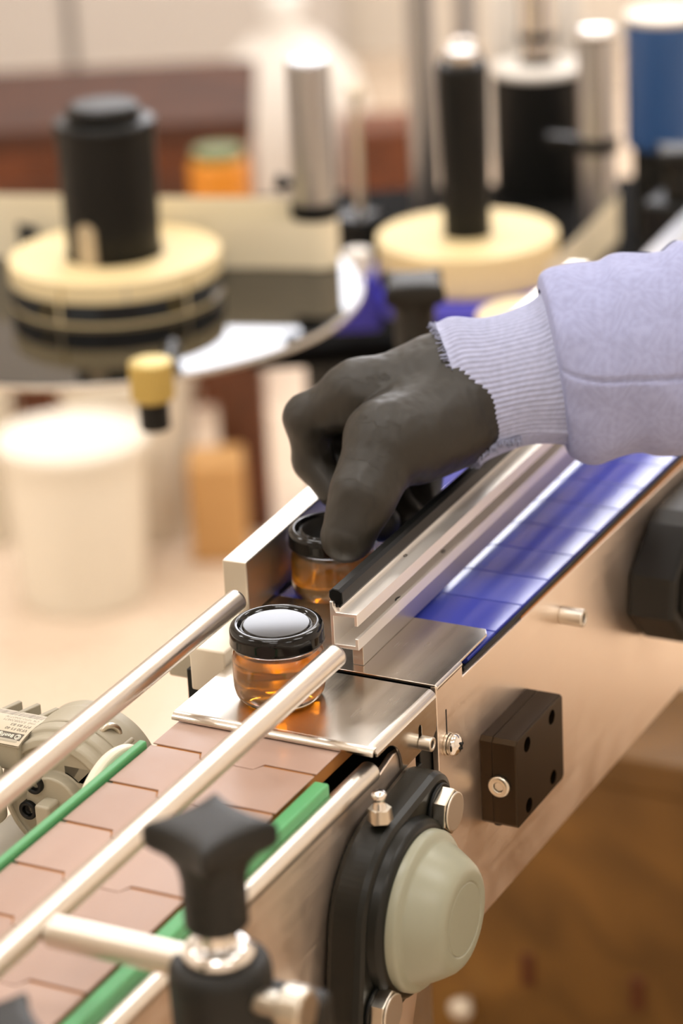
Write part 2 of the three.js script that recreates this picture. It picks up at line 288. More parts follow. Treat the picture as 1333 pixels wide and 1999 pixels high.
// bearing
{
  const g = thing('flange_bearing', 'black two bolt flange bearing with a domed grey end cap', 'bearing');
  const cy = -0.0675, cz = -0.0165, b1 = [-0.051, -0.0352], b2 = [0.0186, -0.0996];
  // rhombus body: hull of hub circle and two bolt lobes
  const hull = (R, r) => { const pts = []; for (let i = 0; i < 96; i++) { const a = i / 96 * Math.PI * 2, dz = Math.cos(a), dy = Math.sin(a); let best = null, bd = -1; for (const [z, y, q] of [[cz, cy, R], [b1[0], b1[1], r], [b2[0], b2[1], r]]) { const v = (z + dz * q) * dz + (y + dy * q) * dy; if (best === null || v > bd) { bd = v; best = [z + dz * q, y + dy * q]; } } pts.push(best); } return pts; };
  part('flange', extrudeX(hull(0.0455, 0.0165), XP, 0.1195, 0.0035), M.blackPaint, g);
  part('hub', at(turned([[0, 0], [0.045, 0], [0.0425, 0.014], [0.040, 0.0235], [0.0365, 0.0245], [0, 0.0245]], 64, 'x', 0.0018), XP, cy, cz), M.blackPaint, g);
  const cap = part('cap', at(lathe([[0, 0.0], [0.0358, 0.0], [0.0365, 0.001], [0.0367, 0.004], [0.0365, 0.0075], [0.0352, 0.0089], [0.0332, 0.0096], [0.0322, 0.0102], [0.0318, 0.0112], [0.0302, 0.0150], [0.0276, 0.0195], [0.0252, 0.0232], [0.0232, 0.0250], [0.0210, 0.0258], [0.0176, 0.0259], [0.0170, 0.0256], [0.0168, 0.0250], [0.0166, 0.0254], [0.0160, 0.0258], [0.0, 0.0259]], 64, 'x'), 0.1215, cy, cz), M.greyCap, g);
  for (const [z, y] of [b1, b2]) {
    const b = part('washer', at(turned([[0, 0], [0.0118, 0], [0.0118, 0.0016], [0, 0.0016]], 28, 'x', 0.0003), 0.1195, y, z), M.black, g);
    const hexs = new THREE.Shape(Array.from({ length: 6 }, (_, i) => new THREE.Vector2(0.0106 * Math.cos(i * Math.PI / 3 + 0.35), 0.0106 * Math.sin(i * Math.PI / 3 + 0.35))));
    const hx = new THREE.ExtrudeGeometry(hexs, { depth: 0.0052, bevelEnabled: true, bevelSize: 0.0006, bevelThickness: 0.0006, bevelOffset: -0.0006, bevelSegments: 2 }); hx.rotateY(Math.PI / 2); hx.translate(0.1214, y, z); part('bolt_head', hx, M.bolt, g);
    part('bolt_face', at(turned([[0, 0], [0.0092, 0], [0.0088, 0.0007], [0, 0.0007]], 32, 'x', 0.0002), 0.1275, y, z), M.satin, g);
  }
  const np = [0.1125, -0.0205, -0.0075];
  const n = part('grease_nipple', at((() => { const h = new THREE.CylinderGeometry(0.0052, 0.0058, 0.006, 6); h.translate(0, 0.003, 0); return h; })(), ...np), M.bolt, g);
  part('nipple_tip', at(lathe([[0.0033, 0.006], [0.0026, 0.0085], [0.0024, 0.0098], [0.0032, 0.0108], [0.0034, 0.0126], [0.0026, 0.0138], [0, 0.014]], 20), ...np), M.chrome, n);
}
// ---------------------------------------------------------------- guide rods, clamp, rail, bar
function guideRod(label, A, B, r = 0.0055) {
  const g = thing('guide_rod', label, 'rod'); part('rod', between(rodGeo(r, A.distanceTo(B), 0.0014, 40), A, B), M.rod, g); return g;
}
guideRod('polished steel guide rod ending at the square steel guide bar', V(-0.0010, 0.031, -0.092), V(0.0058, 0.031, 0.45));
guideRod('polished steel guide rod crossing in front of the capped honey jar', V(0.0703, 0.031, -0.0545), V(0.0742, 0.031, 0.45));
function starKnob(parent, r, h) { // four pointed hand knob with hollowed sides, base of the stem at the origin
  const layer = (k, p) => { const out = []; for (let i = 0; i < 120; i++) { const a = i / 120 * Math.PI * 2, c = Math.abs(Math.cos(a)), d = Math.abs(Math.sin(a)); const q = Math.min(r * k * Math.pow(Math.pow(c, p) + Math.pow(d, p), -1 / p), r * k * 0.93 / Math.max(c, d)); out.push([q * Math.cos(a), q * Math.sin(a)]); } return out; };
  const round = q => { const out = []; for (let i = 0; i < 120; i++) { const a = i / 120 * Math.PI * 2; out.push([q * Math.cos(a), q * Math.sin(a)]); } return out; };
  const mix = (A, B, t) => A.map((p, i) => [p[0] * (1 - t) + B[i][0] * t, p[1] * (1 - t) + B[i][1] * t]);
  const star = layer(1, 0.74), stem = round(r * 0.45), rings = [[round(r * 0.42), 0], [round(r * 0.45), 0.03], [stem, 0.45], [mix(stem, star, 0.12), 0.58], [mix(stem, star, 0.42), 0.68], [mix(stem, star, 0.8), 0.74], [mix(stem, star, 0.97), 0.79], [star, 0.84], [star, 0.93], [layer(0.97, 0.74), 0.97], [layer(0.9, 0.76), 1.0], [layer(0.5, 0.95), 1.01], [round(0.0001), 1.01]];
  const pos = [], idx = [], n = 120; for (const [R, y] of rings) for (const p of R) pos.push(p[0], y * h, -p[1]);
  for (let i = 0; i < rings.length - 1; i++) for (let j = 0; j < n; j++) { const q = i * n + j, k = i * n + (j + 1) % n; idx.push(q, k, q + n, k, k + n, q + n); }
  const g = new THREE.BufferGeometry(); g.setAttribute('position', new THREE.Float32BufferAttribute(pos, 3)); g.setIndex(idx); g.computeVertexNormals();
  return part('star_knob', tri(g, 0.05), M.blackMatt, parent);
}
function rodClamp(label, x, z, dz, turn = 0.41) {
  const g = thing('rod_clamp', label, 'clamp', [x, 0, z]);
  const ax = 0.0742 - x;
  part('cross_arm', between(rodGeo(0.0064, -ax - 0.004, 0.0012, 32), V(ax + 0.004, 0.0305, 0), V(0, 0.0305, 0)), M.satin, g);
  part('post', at(turned([[0, -0.16], [0.0165, -0.16], [0.0165, 0.004], [0.0188, 0.008], [0.0192, 0.03], [0.0182, 0.0345], [0.0148, 0.0365], [0.0135, 0.034], [0, 0.034]], 40, 'y', 0.0012), 0, 0, 0), M.blackMatt, g);
  part('threaded_collar', turned([[0, 0.03], [0.0132, 0.03], [0.0132, 0.039], [0.0105, 0.042], [0.0072, 0.042], [0.0072, 0.05], [0, 0.05]], 32, 'y', 0.0008), M.chrome, g);
  const k = starKnob(g, 0.0262, 0.0415); k.position.y = 0.0495; k.rotation.y = turn;
  const b = part('side_bolt', between(turned([[0, 0], [0.0052, 0], [0.0052, 0.011], [0.0092, 0.011], [0.0092, 0.021], [0, 0.021]], 6, 'y', 0.0007), V(0.0165, 0.0235, 0.004), V(0.05, 0.024, 0.004)), M.bolt, g);
  part('bracket', box(-0.0, 0.03, -0.03, 0.012, -0.03, -0.012, 0.003), M.blackMatt, g);
  part('bracket', box(-0.047, 0.0, -0.16, -0.145, -0.012, 0.012, 0.002), M.blackMatt, g);
  return g;
}
rodClamp('black rod clamp with four pointed star knob beside the bearing', 0.151, 0.1986, 0);
{
  const g = thing('hand_knob', 'dark star knob on a short post beside the clamped rod end', 'knob', [0.121, 0.0, 0.297]);
  const k = starKnob(g, 0.0262, 0.0415); k.position.y = 0.016; k.rotation.y = 0.1; part('post', turned([[0, -0.14], [0.009, -0.14], [0.009, 0.02], [0, 0.02]], 28), M.blackMatt, g);
}
{ // aluminium guide rail, end profile in (x, y)
  const g = thing('guide_rail', 'aluminium channel guide rail with black strip above the blue chain', 'rail', [0.0515, 0, -0.0855]); g.rotation.y = 0.0235;
  const yb = 0.0183, t = 0.0016;
  part('channel', extrudeZ([[0, yb], [0.0137, yb], [0.0137, yb + 0.0056], [0.0121, yb + 0.0056], [0.0121, yb + t + 0.0004], [t, yb + t], [t, yb + 0.0158], [0.0121, yb + 0.0162], [0.0121, yb + 0.012], [0.0137, yb + 0.012], [0.0137, yb + 0.0180], [t + 0.0014, yb + 0.0178], [t, yb + 0.0205], [t, yb + 0.0228], [0, yb + 0.0228]], -0.62, 0, 0.0002), M.aluminium, g);
  part('black_strip', extrudeZ([[0.0004, yb + 0.0225], [-0.0008, yb + 0.0245], [-0.0006, yb + 0.0275], [0.0012, yb + 0.0290], [0.0042, yb + 0.0287], [0.0060, yb + 0.0275], [0.0062, yb + 0.0220], [0.0045, yb + 0.0195], [0.0022, yb + 0.0195], [0.0018, yb + 0.0225]], -0.62, -0.001, 0.0004), M.black, g);
  part('web', box(0.0018, 0.0045, yb + 0.0178, yb + 0.0215, -0.62, -0.001, 0.0002), M.aluminium, g);
  part('foot', box(0.0045, 0.0100, 0.0047, yb, -0.62, -0.012, 0.0003), M.satin, g);
  for (const [x, y, z, s] of [[0.0095, yb + 0.0021, -0.055, 1], [0.006, yb + 0.0021, -0.115, 0.5], [0.0065, yb + 0.0182, -0.07, 0.45]]) { const r = new THREE.TorusGeometry(0.0016 * s, 0.00035 * s, 8, 20); r.rotateX(Math.PI / 2); r.scale(1, 1, 1.7); r.translate(x, y, z); part('drill_mark', r, M.hole, g); }
}
{
  const g = thing('guide_bar', 'thick square stainless guide bar behind the held honey jar', 'bar', [-0.0205, 0, -0.1245]); g.rotation.y = 0.05;
  part('bar', box(-0.0065, 0.0065, 0.0055, 0.0345, -0.5, 0, 0.0009), M.satin, g);
  for (const z of [-0.03, -0.4]) part('spacer', box(-0.0045, 0.0045, -0.02, 0.006, z - 0.008, z + 0.008), M.satin, g);
  const b = thing('spacer_block', 'pale machined spacer block beside the jar at the plate edge', 'block');
  part('block', box(-0.02, -0.0006, -0.012, 0.0105, -0.118, -0.076, 0.0012), M.ivory, b);
  part('bracket', box(-0.038, -0.018, -0.012, 0.002, -0.13, -0.085, 0.0015), M.satin, b);
  single('lane_strip', box(0.0075, 0.0098, 0.0001, 0.0085, -0.6, -0.30, 0.0006), M.chrome, 'thin bright steel strip in the lane behind the guide rail', 'strip');
}
// ---------------------------------------------------------------- honey jars
function honeyJar(label, x, y, z, turn) {
  const g = thing('honey_jar', label, 'jar', [x, y, z], undefined); g.rotation.y = turn;
  const R = 0.0211;
  const outer = [[0, 0.0006], [0.0135, 0.0006], [0.0152, 0.0], [0.0172, 0.0004], [0.0190, 0.0018], [0.0203, 0.0042], [0.0210, 0.0075], [R, 0.0110], [R, 0.0205], [0.0209, 0.0225], [0.0203, 0.0241], [0.0197, 0.0250], [0.0193, 0.0260], [0.0192, 0.0270], [0.0196, 0.0276], [0.0199, 0.0281], [0.0196, 0.0286], [0.0192, 0.0292], [0.0191, 0.0345], [0.0187, 0.0352]];
  const inner = [[0.0180, 0.0352], [0.0177, 0.0345], [0.0177, 0.0262], [0.0183, 0.0246], [0.0191, 0.0226], [0.0194, 0.0205], [0.0194, 0.0100], [0.0188, 0.0066], [0.0174, 0.0044], [0.0150, 0.0034], [0, 0.0034]];
  part('glass', lathe([...outer, ...inner], 96), M.glass, g);
  part('honey', lathe([[0, 0.00335], [0.0150, 0.00335], [0.01745, 0.0044], [0.01885, 0.0066], [0.01945, 0.0100], [0.01945, 0.0205], [0.01915, 0.0226], [0.01835, 0.0246], [0.0180, 0.0250], [0, 0.0249]], 96), M.honey, g);
  const l = part('lid', lathe([[0, 0.0368], [0.0149, 0.0368], [0.0152, 0.0366], [0.0155, 0.0361], [0.0158, 0.0359], [0.0163, 0.0360], [0.0168, 0.0365], [0.0174, 0.0371], [0.0182, 0.0374], [0.0192, 0.0374], [0.0203, 0.0370], [0.0211, 0.0362], [0.0215, 0.0350], [0.0216, 0.0335], [0.0216, 0.0302], [0.0218, 0.0296], [0.0218, 0.0289], [0.0213, 0.0285], [0.0205, 0.0287], [0.0205, 0.0340], [0.0195, 0.0354], [0, 0.0355]], 96), M.lid, g);
  return g;
}
honeyJar('small black lidded honey jar standing alone on the transfer plate', 0.0394, 0.0041, -0.0562, 0);
honeyJar('small black lidded honey jar pinched by the gloved hand', 0.0075, 0.0002, -0.1740, 1);

// ---------------------------------------------------------------- gloved hand and sleeve
function surfaceNet(f, lo, hi, cell) {
  const n = [0, 1, 2].map(i => Math.ceil((hi[i] - lo[i]) / cell) + 1), [nx, ny, nz] = n, F = new Float32Array(nx * ny * nz);
  for (let k = 0, q = 0; k < nz; k++) for (let j = 0; j < ny; j++) for (let i = 0; i < nx; i++, q++) F[q] = f(lo[0] + i * cell, lo[1] + j * cell, lo[2] + k * cell);
  const id = new Int32Array(F.length).fill(-1), pos = [], idx = [], S = [1, nx, nx * ny];
  const corner = [0, 1, nx, nx + 1, nx * ny, nx * ny + 1, nx * ny + nx, nx * ny + nx + 1], edges = [[0, 1], [2, 3], [4, 5], [6, 7], [0, 2], [1, 3], [4, 6], [5, 7], [0, 4], [1, 5], [2, 6], [3, 7]];
  for (let k = 0; k < nz - 1; k++) for (let j = 0; j < ny - 1; j++) for (let i = 0; i < nx - 1; i++) {
    const q = i + j * nx + k * nx * ny; let c = 0, x = 0, y = 0, z = 0;
    for (const [a, b] of edges) { const va = F[q + corner[a]], vb = F[q + corner[b]]; if ((va < 0) !== (vb < 0)) { const t = va / (va - vb); c++; x += (a & 1) + t * ((b & 1) - (a & 1)); y += (a >> 1 & 1) + t * ((b >> 1 & 1) - (a >> 1 & 1)); z += (a >> 2) + t * ((b >> 2) - (a >> 2)); } }
    if (c) { id[q] = pos.length / 3; pos.push(lo[0] + (i + x / c) * cell, lo[1] + (j + y / c) * cell, lo[2] + (k + z / c) * cell); }
  }
  for (let k = 1; k < nz - 1; k++) for (let j = 1; j < ny - 1; j++) for (let i = 1; i < nx - 1; i++) {
    const q = i + j * nx + k * nx * ny, a = F[q] < 0;
    for (let ax = 0; ax < 3; ax++) { if (a === F[q + S[ax]] < 0) continue; const s1 = S[(ax + 1) % 3], s2 = S[(ax + 2) % 3], A = id[q], B = id[q - s1], C = id[q - s1 - s2], D = id[q - s2]; if (A < 0 || B < 0 || C < 0 || D < 0) continue; a ? idx.push(A, B, C, A, C, D) : idx.push(A, C, B, A, D, C); }
  }
  const nor = new Float32Array(pos.length), e = cell * 0.6;
  for (let i = 0; i < pos.length; i += 3) { const [x, y, z] = [pos[i], pos[i + 1], pos[i + 2]]; let a = f(x + e, y, z) - f(x - e, y, z), b = f(x, y + e, z) - f(x, y - e, z), c = f(x, y, z + e) - f(x, y, z - e); const l = Math.hypot(a, b, c) || 1; nor[i] = a / l; nor[i + 1] = b / l; nor[i + 2] = c / l; }
  const g = new THREE.BufferGeometry(); g.setAttribute('position', new THREE.Float32BufferAttribute(pos, 3)); g.setAttribute('normal', new THREE.BufferAttribute(nor, 3)); g.setIndex(idx); return g;
}
function bone(A, B) { // distance to a tapered capsule
  const [ax, ay, az, ra] = A, dx = B[0] - ax, dy = B[1] - ay, dz = B[2] - az, rb = B[3], ll = dx * dx + dy * dy + dz * dz;
  return (x, y, z) => { const px = x - ax, py = y - ay, pz = z - az, t = Math.max(0, Math.min(1, (px * dx + py * dy + pz * dz) / ll)); return Math.hypot(px - t * dx, py - t * dy, pz - t * dz) - ra - (rb - ra) * t; };
}
const smin = (a, b, k) => { const h = Math.max(k - Math.abs(a - b), 0) / k; return Math.min(a, b) - h * h * k * 0.25; };
{
  const person = thing('person', 'forearm in lavender sweatshirt sleeve and black glove reaching over the line', 'person');
  const palm = [[[0.0693, 0.0942, -0.2578, 0.027], [0.0442, 0.0874, -0.2414, 0.0275]], [[0.0443, 0.095, -0.2388, 0.0235], [0.0051, 0.092, -0.2143, 0.0165]], [[0.0396, 0.0898, -0.2486, 0.022], [-0.0049, 0.0792, -0.2361, 0.0155]], [[0.0364, 0.0793, -0.2579, 0.022], [-0.0078, 0.0664, -0.2555, 0.015]], [[0.0364, 0.0715, -0.2604, 0.02], [-0.0072, 0.0532, -0.2692, 0.0135]], [[0.0536, 0.0788, -0.2265, 0.021], [0.042, 0.0785, -0.2006, 0.0225]]];
  const chains = {
    index: [[0.0051, 0.092, -0.2143, 0.016], [-0.0205, 0.0792, -0.207, 0.0118], [-0.018, 0.0559, -0.2062, 0.0098], [-0.0031, 0.0437, -0.1999, 0.0085]],
    middle: [[-0.0049, 0.0792, -0.2361, 0.0155], [-0.0258, 0.0603, -0.231, 0.0115], [-0.0036, 0.0371, -0.2201, 0.0105], [0.0147, 0.0245, -0.2137, 0.0098]],
    ring: [[-0.0078, 0.0664, -0.2555, 0.015], [-0.0205, 0.0463, -0.2508, 0.0115], [0.0066, 0.0252, -0.2427, 0.0108], [0.0204, 0.0187, -0.2343, 0.0102]],
    little: [[-0.0072, 0.0532, -0.2692, 0.0135], [-0.0031, 0.0376, -0.2703, 0.0112], [0.013, 0.0313, -0.2625, 0.0118], [0.0201, 0.0213, -0.2489, 0.0112]],
    thumb: [[0.0479, 0.0825, -0.2179, 0.0225], [0.0341, 0.0816, -0.1857, 0.0205], [0.0325, 0.0625, -0.1612, 0.0158], [0.0290, 0.0453, -0.1495, 0.0132]],
  };
  const pb = palm.map(([a, b]) => bone(a, b)), fb = Object.values(chains).map(c => c.slice(1).map((p, i) => bone(c[i], p)));
  // loose folds of the glove over the thumb root and the knuckles
  const folds = [[[0.0392, 0.0985, -0.1845, 0.002], [0.0345, 0.0700, -0.1590, 0.0012]], [[0.0310, 0.1000, -0.1900, 0.0018], [0.0262, 0.0760, -0.1630, 0.001]]].map(([a, b]) => bone(a, b));
  const field = (x, y, z) => {
    let p = 1; for (const b of pb) p = smin(p, b(x, y, z), 0.014);
    let d = p; for (const c of fb) { let q = 1; for (const b of c) q = smin(q, b(x, y, z), 0.004); d = d === p ? smin(p, q, 0.009) : Math.min(d, smin(p, q, 0.009)); }
    for (const b of folds) d = smin(d, b(x, y, z), 0.005);
    return d + 0.0005 * noise.noise(x * 90, y * 90, z * 90) + 0.00025 * noise.noise(x * 260, y * 120, z * 260);
  };
  part('glove', tri(surfaceNet(field, [-0.045, 0.004, -0.305], [0.105, 0.14, -0.13], 0.0014), 0.05), M.glove, person).userData.label = 'black nitrile glove';
  // tube between pairs of opposite points (upper, lower), bulging towards the viewer by the third number
  const toCam = V(0.4326, 0.3785, 0.8183);
  const CUFF = [[[0.0328, 0.1204, -0.2469], [0.0616, 0.0557, -0.2322], 0.8], [[0.0389, 0.1233, -0.2516], [0.064, 0.0579, -0.2345], 0.82], [[0.0519, 0.1226, -0.2581], [0.0719, 0.0612, -0.2402], 0.85], [[0.0643, 0.1247, -0.2668], [0.0824, 0.0631, -0.2479], 0.85], [[0.0736, 0.1286, -0.2736], [0.0938, 0.0627, -0.2537], 0.85], [[0.0797, 0.1345, -0.2789], [0.1009, 0.0619, -0.2563], 0.85]];
  const SLEEVE = [[[0.0753, 0.1332, -0.2792], [0.0979, 0.0639, -0.2563], 0.85], [[0.0753, 0.1397, -0.2808], [0.1003, 0.0571, -0.2558], 0.88], [[0.0789, 0.1415, -0.2847], [0.1064, 0.0526, -0.2582], 0.9], [[0.0874, 0.1422, -0.2896], [0.1133, 0.0518, -0.2614], 0.92], [[0.0988, 0.1429, -0.2972], [0.1211, 0.0528, -0.2673], 0.94], [[0.1041, 0.1467, -0.3041], [0.1305, 0.0527, -0.2746], 0.95], [[0.1211, 0.1486, -0.3165], [0.1433, 0.0529, -0.2839], 0.95], [[0.1283, 0.1519, -0.3242], [0.1517, 0.0524, -0.2906], 0.95], [[0.1358, 0.1486, -0.3304], [0.1623, 0.0502, -0.2988], 0.95], [[0.1635, 0.1449, -0.3555], [0.1872, 0.0427, -0.3207], 0.95], [[0.2205, 0.1468, -0.4048], [0.246, 0.0325, -0.3654], 0.97], [[0.2977, 0.1565, -0.4624], [0.3251, 0.0292, -0.418], 1.0]];
  function tube(st, rows, cols, relief) {
    const top = new THREE.CatmullRomCurve3(st.map(s => V(...s[0])), false, 'centripetal'), bot = new THREE.CatmullRomCurve3(st.map(s => V(...s[1])), false, 'centripetal'), pos = [], uv = [], idx = [];
    let run = 0, prev = null;
    for (let i = 0; i <= rows; i++) {
      const t = i / rows, T = top.getPoint(t), B = bot.getPoint(t), m = T.clone().add(B).multiplyScalar(0.5), h = T.clone().sub(B).multiplyScalar(0.5), f = t * (st.length - 1), k = Math.min(st.length - 2, Math.floor(f)), mr = st[k][2] + (st[k + 1][2] - st[k][2]) * (f - k);
      const c = toCam.clone().multiplyScalar(h.length() * mr); if (prev) run += m.distanceTo(prev); prev = m;
      for (let j = 0; j <= cols; j++) { const a = j / cols * Math.PI * 2, e = relief(t, a, run, h.length()), p = m.clone().addScaledVector(h, Math.cos(a) * (1 + e)).addScaledVector(c, Math.sin(a) * (1 + e)); pos.push(p.x, p.y, p.z); uv.push(run / 0.1, a * h.length() / 0.1); }
    }
    for (let i = 0; i < rows; i++) for (let j = 0; j < cols; j++) { const q = i * (cols + 1) + j, r = q + cols + 1; idx.push(q, r, q + 1, q + 1, r, r + 1); }
    const g = new THREE.BufferGeometry(); g.setAttribute('position', new THREE.Float32BufferAttribute(pos, 3)); g.setAttribute('uv', new THREE.Float32BufferAttribute(uv, 2)); g.setIndex(idx); g.computeVertexNormals(); return g;
  }
  const fold = (x, w) => Math.exp(-x * x / (w * w));
  const sleeve = part('sleeve', tube(SLEEVE, 170, 240, (t, a, s) => {
    const seam = -0.03 * fold(Math.sin(a - 1.62 - t * 0.5), 0.02) * (Math.sin(a) > 0 ? 1 : 0);
    return seam + 0.020 * Math.sin(s * 70 + a * 1.5) * fold(t - 0.25, 0.35) * (0.5 + 0.5 * Math.cos(a)) + 0.07 * noise.noise(s * 26, Math.cos(a) * 1.3, Math.sin(a) * 1.3 + 4) - 0.05 * fold(s - 0.062 - 0.012 * Math.sin(a), 0.006) * Math.max(0, Math.cos(a - 0.3)) - 0.04 * fold(s - 0.028 + 0.01 * Math.cos(a), 0.008) * Math.max(0, -Math.cos(a + 0.4)) + 0.02 * noise.noise(s * 60, Math.cos(a) * 3, Math.sin(a) * 3 + 8);
  }), M.fleece, person);
  sleeve.userData.label = 'lavender fleece sleeve';
  const cuff = part('cuff', tube(CUFF, 90, 560, (t, a, s) => 0.011 * Math.sin(a * 78 + 0.6 * Math.sin(s * 90)) * Math.min(1, t * 8) * (1 - 0.5 * t) + 0.03 * fold(t, 0.06) * (0.6 + 0.8 * noise.noise(a * 9, 1, 2)) + 0.03 * noise.noise(s * 30, Math.cos(a) * 1.5, Math.sin(a) * 1.5) + 0.045 * fold(Math.sin((a - 2.55) / 2), 0.035) * (0.6 + 0.4 * Math.sin(s * 160))), M.ribbing, person);
  cuff.userData.label = 'pale ribbed cuff with a frayed edge';
  { // loose threads along the worn cuff edge
    const fr = [], a0 = V(...CUFF[0][0]), b0 = V(...CUFF[0][1]), m = a0.clone().add(b0).multiplyScalar(0.5), h = a0.clone().sub(b0).multiplyScalar(0.5), c = toCam.clone().multiplyScalar(h.length() * 0.8), out = V(-0.85, -0.2, 0.45);
    for (let i = 0; i < 300; i++) { const a = rnd() * Math.PI * 2, p = m.clone().addScaledVector(h, Math.cos(a) * 1.02).addScaledVector(c, Math.sin(a) * 1.02), len = 0.0008 + rnd() * 0.0022; const q = p.clone().addScaledVector(out, len).add(V((rnd() - 0.5) * 0.003, (rnd() - 0.5) * 0.003, (rnd() - 0.5) * 0.003)), r = p.clone().lerp(q, 0.5).add(V((rnd() - 0.5) * 0.001, (rnd() - 0.5) * 0.001, (rnd() - 0.5) * 0.001)); fr.push(new THREE.TubeGeometry(new THREE.QuadraticBezierCurve3(p, r, q), 4, 0.00022 + rnd() * 0.0002, 4)); }
    for (let i = 0; i < 260; i++) { const t = rnd() * 0.52, k = Math.min(4, Math.floor(t * 5)), w = t * 5 - k, A = V(...CUFF[k][0]).lerp(V(...CUFF[k + 1][0]), w), B = V(...CUFF[k][1]).lerp(V(...CUFF[k + 1][1]), w), mm = A.clone().add(B).multiplyScalar(0.5), hh = A.clone().sub(B).multiplyScalar(0.5), cc = toCam.clone().multiplyScalar(hh.length() * 0.83), a = 2.53 + (rnd() - 0.5) * 0.09 + 0.02 * Math.sin(t * 30), p = mm.addScaledVector(hh, Math.cos(a) * 1.06).addScaledVector(cc, Math.sin(a) * 1.06), q = p.clone().add(V((rnd() - 0.5) * 0.004, -rnd() * 0.003, (rnd() - 0.3) * 0.0035)), r = p.clone().lerp(q, 0.5).add(V((rnd() - 0.5) * 0.002, (rnd() - 0.2) * 0.001, rnd() * 0.002)); fr.push(new THREE.TubeGeometry(new THREE.QuadraticBezierCurve3(p, r, q), 4, 0.0003 + rnd() * 0.0003, 4)); }
    const f = part('frayed_threads', mergeGeometries(fr), M.ribbing, cuff); f.userData.kind = 'stuff';
  }
  const arm = bone([0.06, 0.092, -0.252, 0.0262], [0.31, 0.093, -0.44, 0.044]);
  part('forearm', surfaceNet((x, y, z) => arm(x, y, z), [0.02, 0.03, -0.5], [0.37, 0.15, -0.21], 0.006), M.skin, person);
}

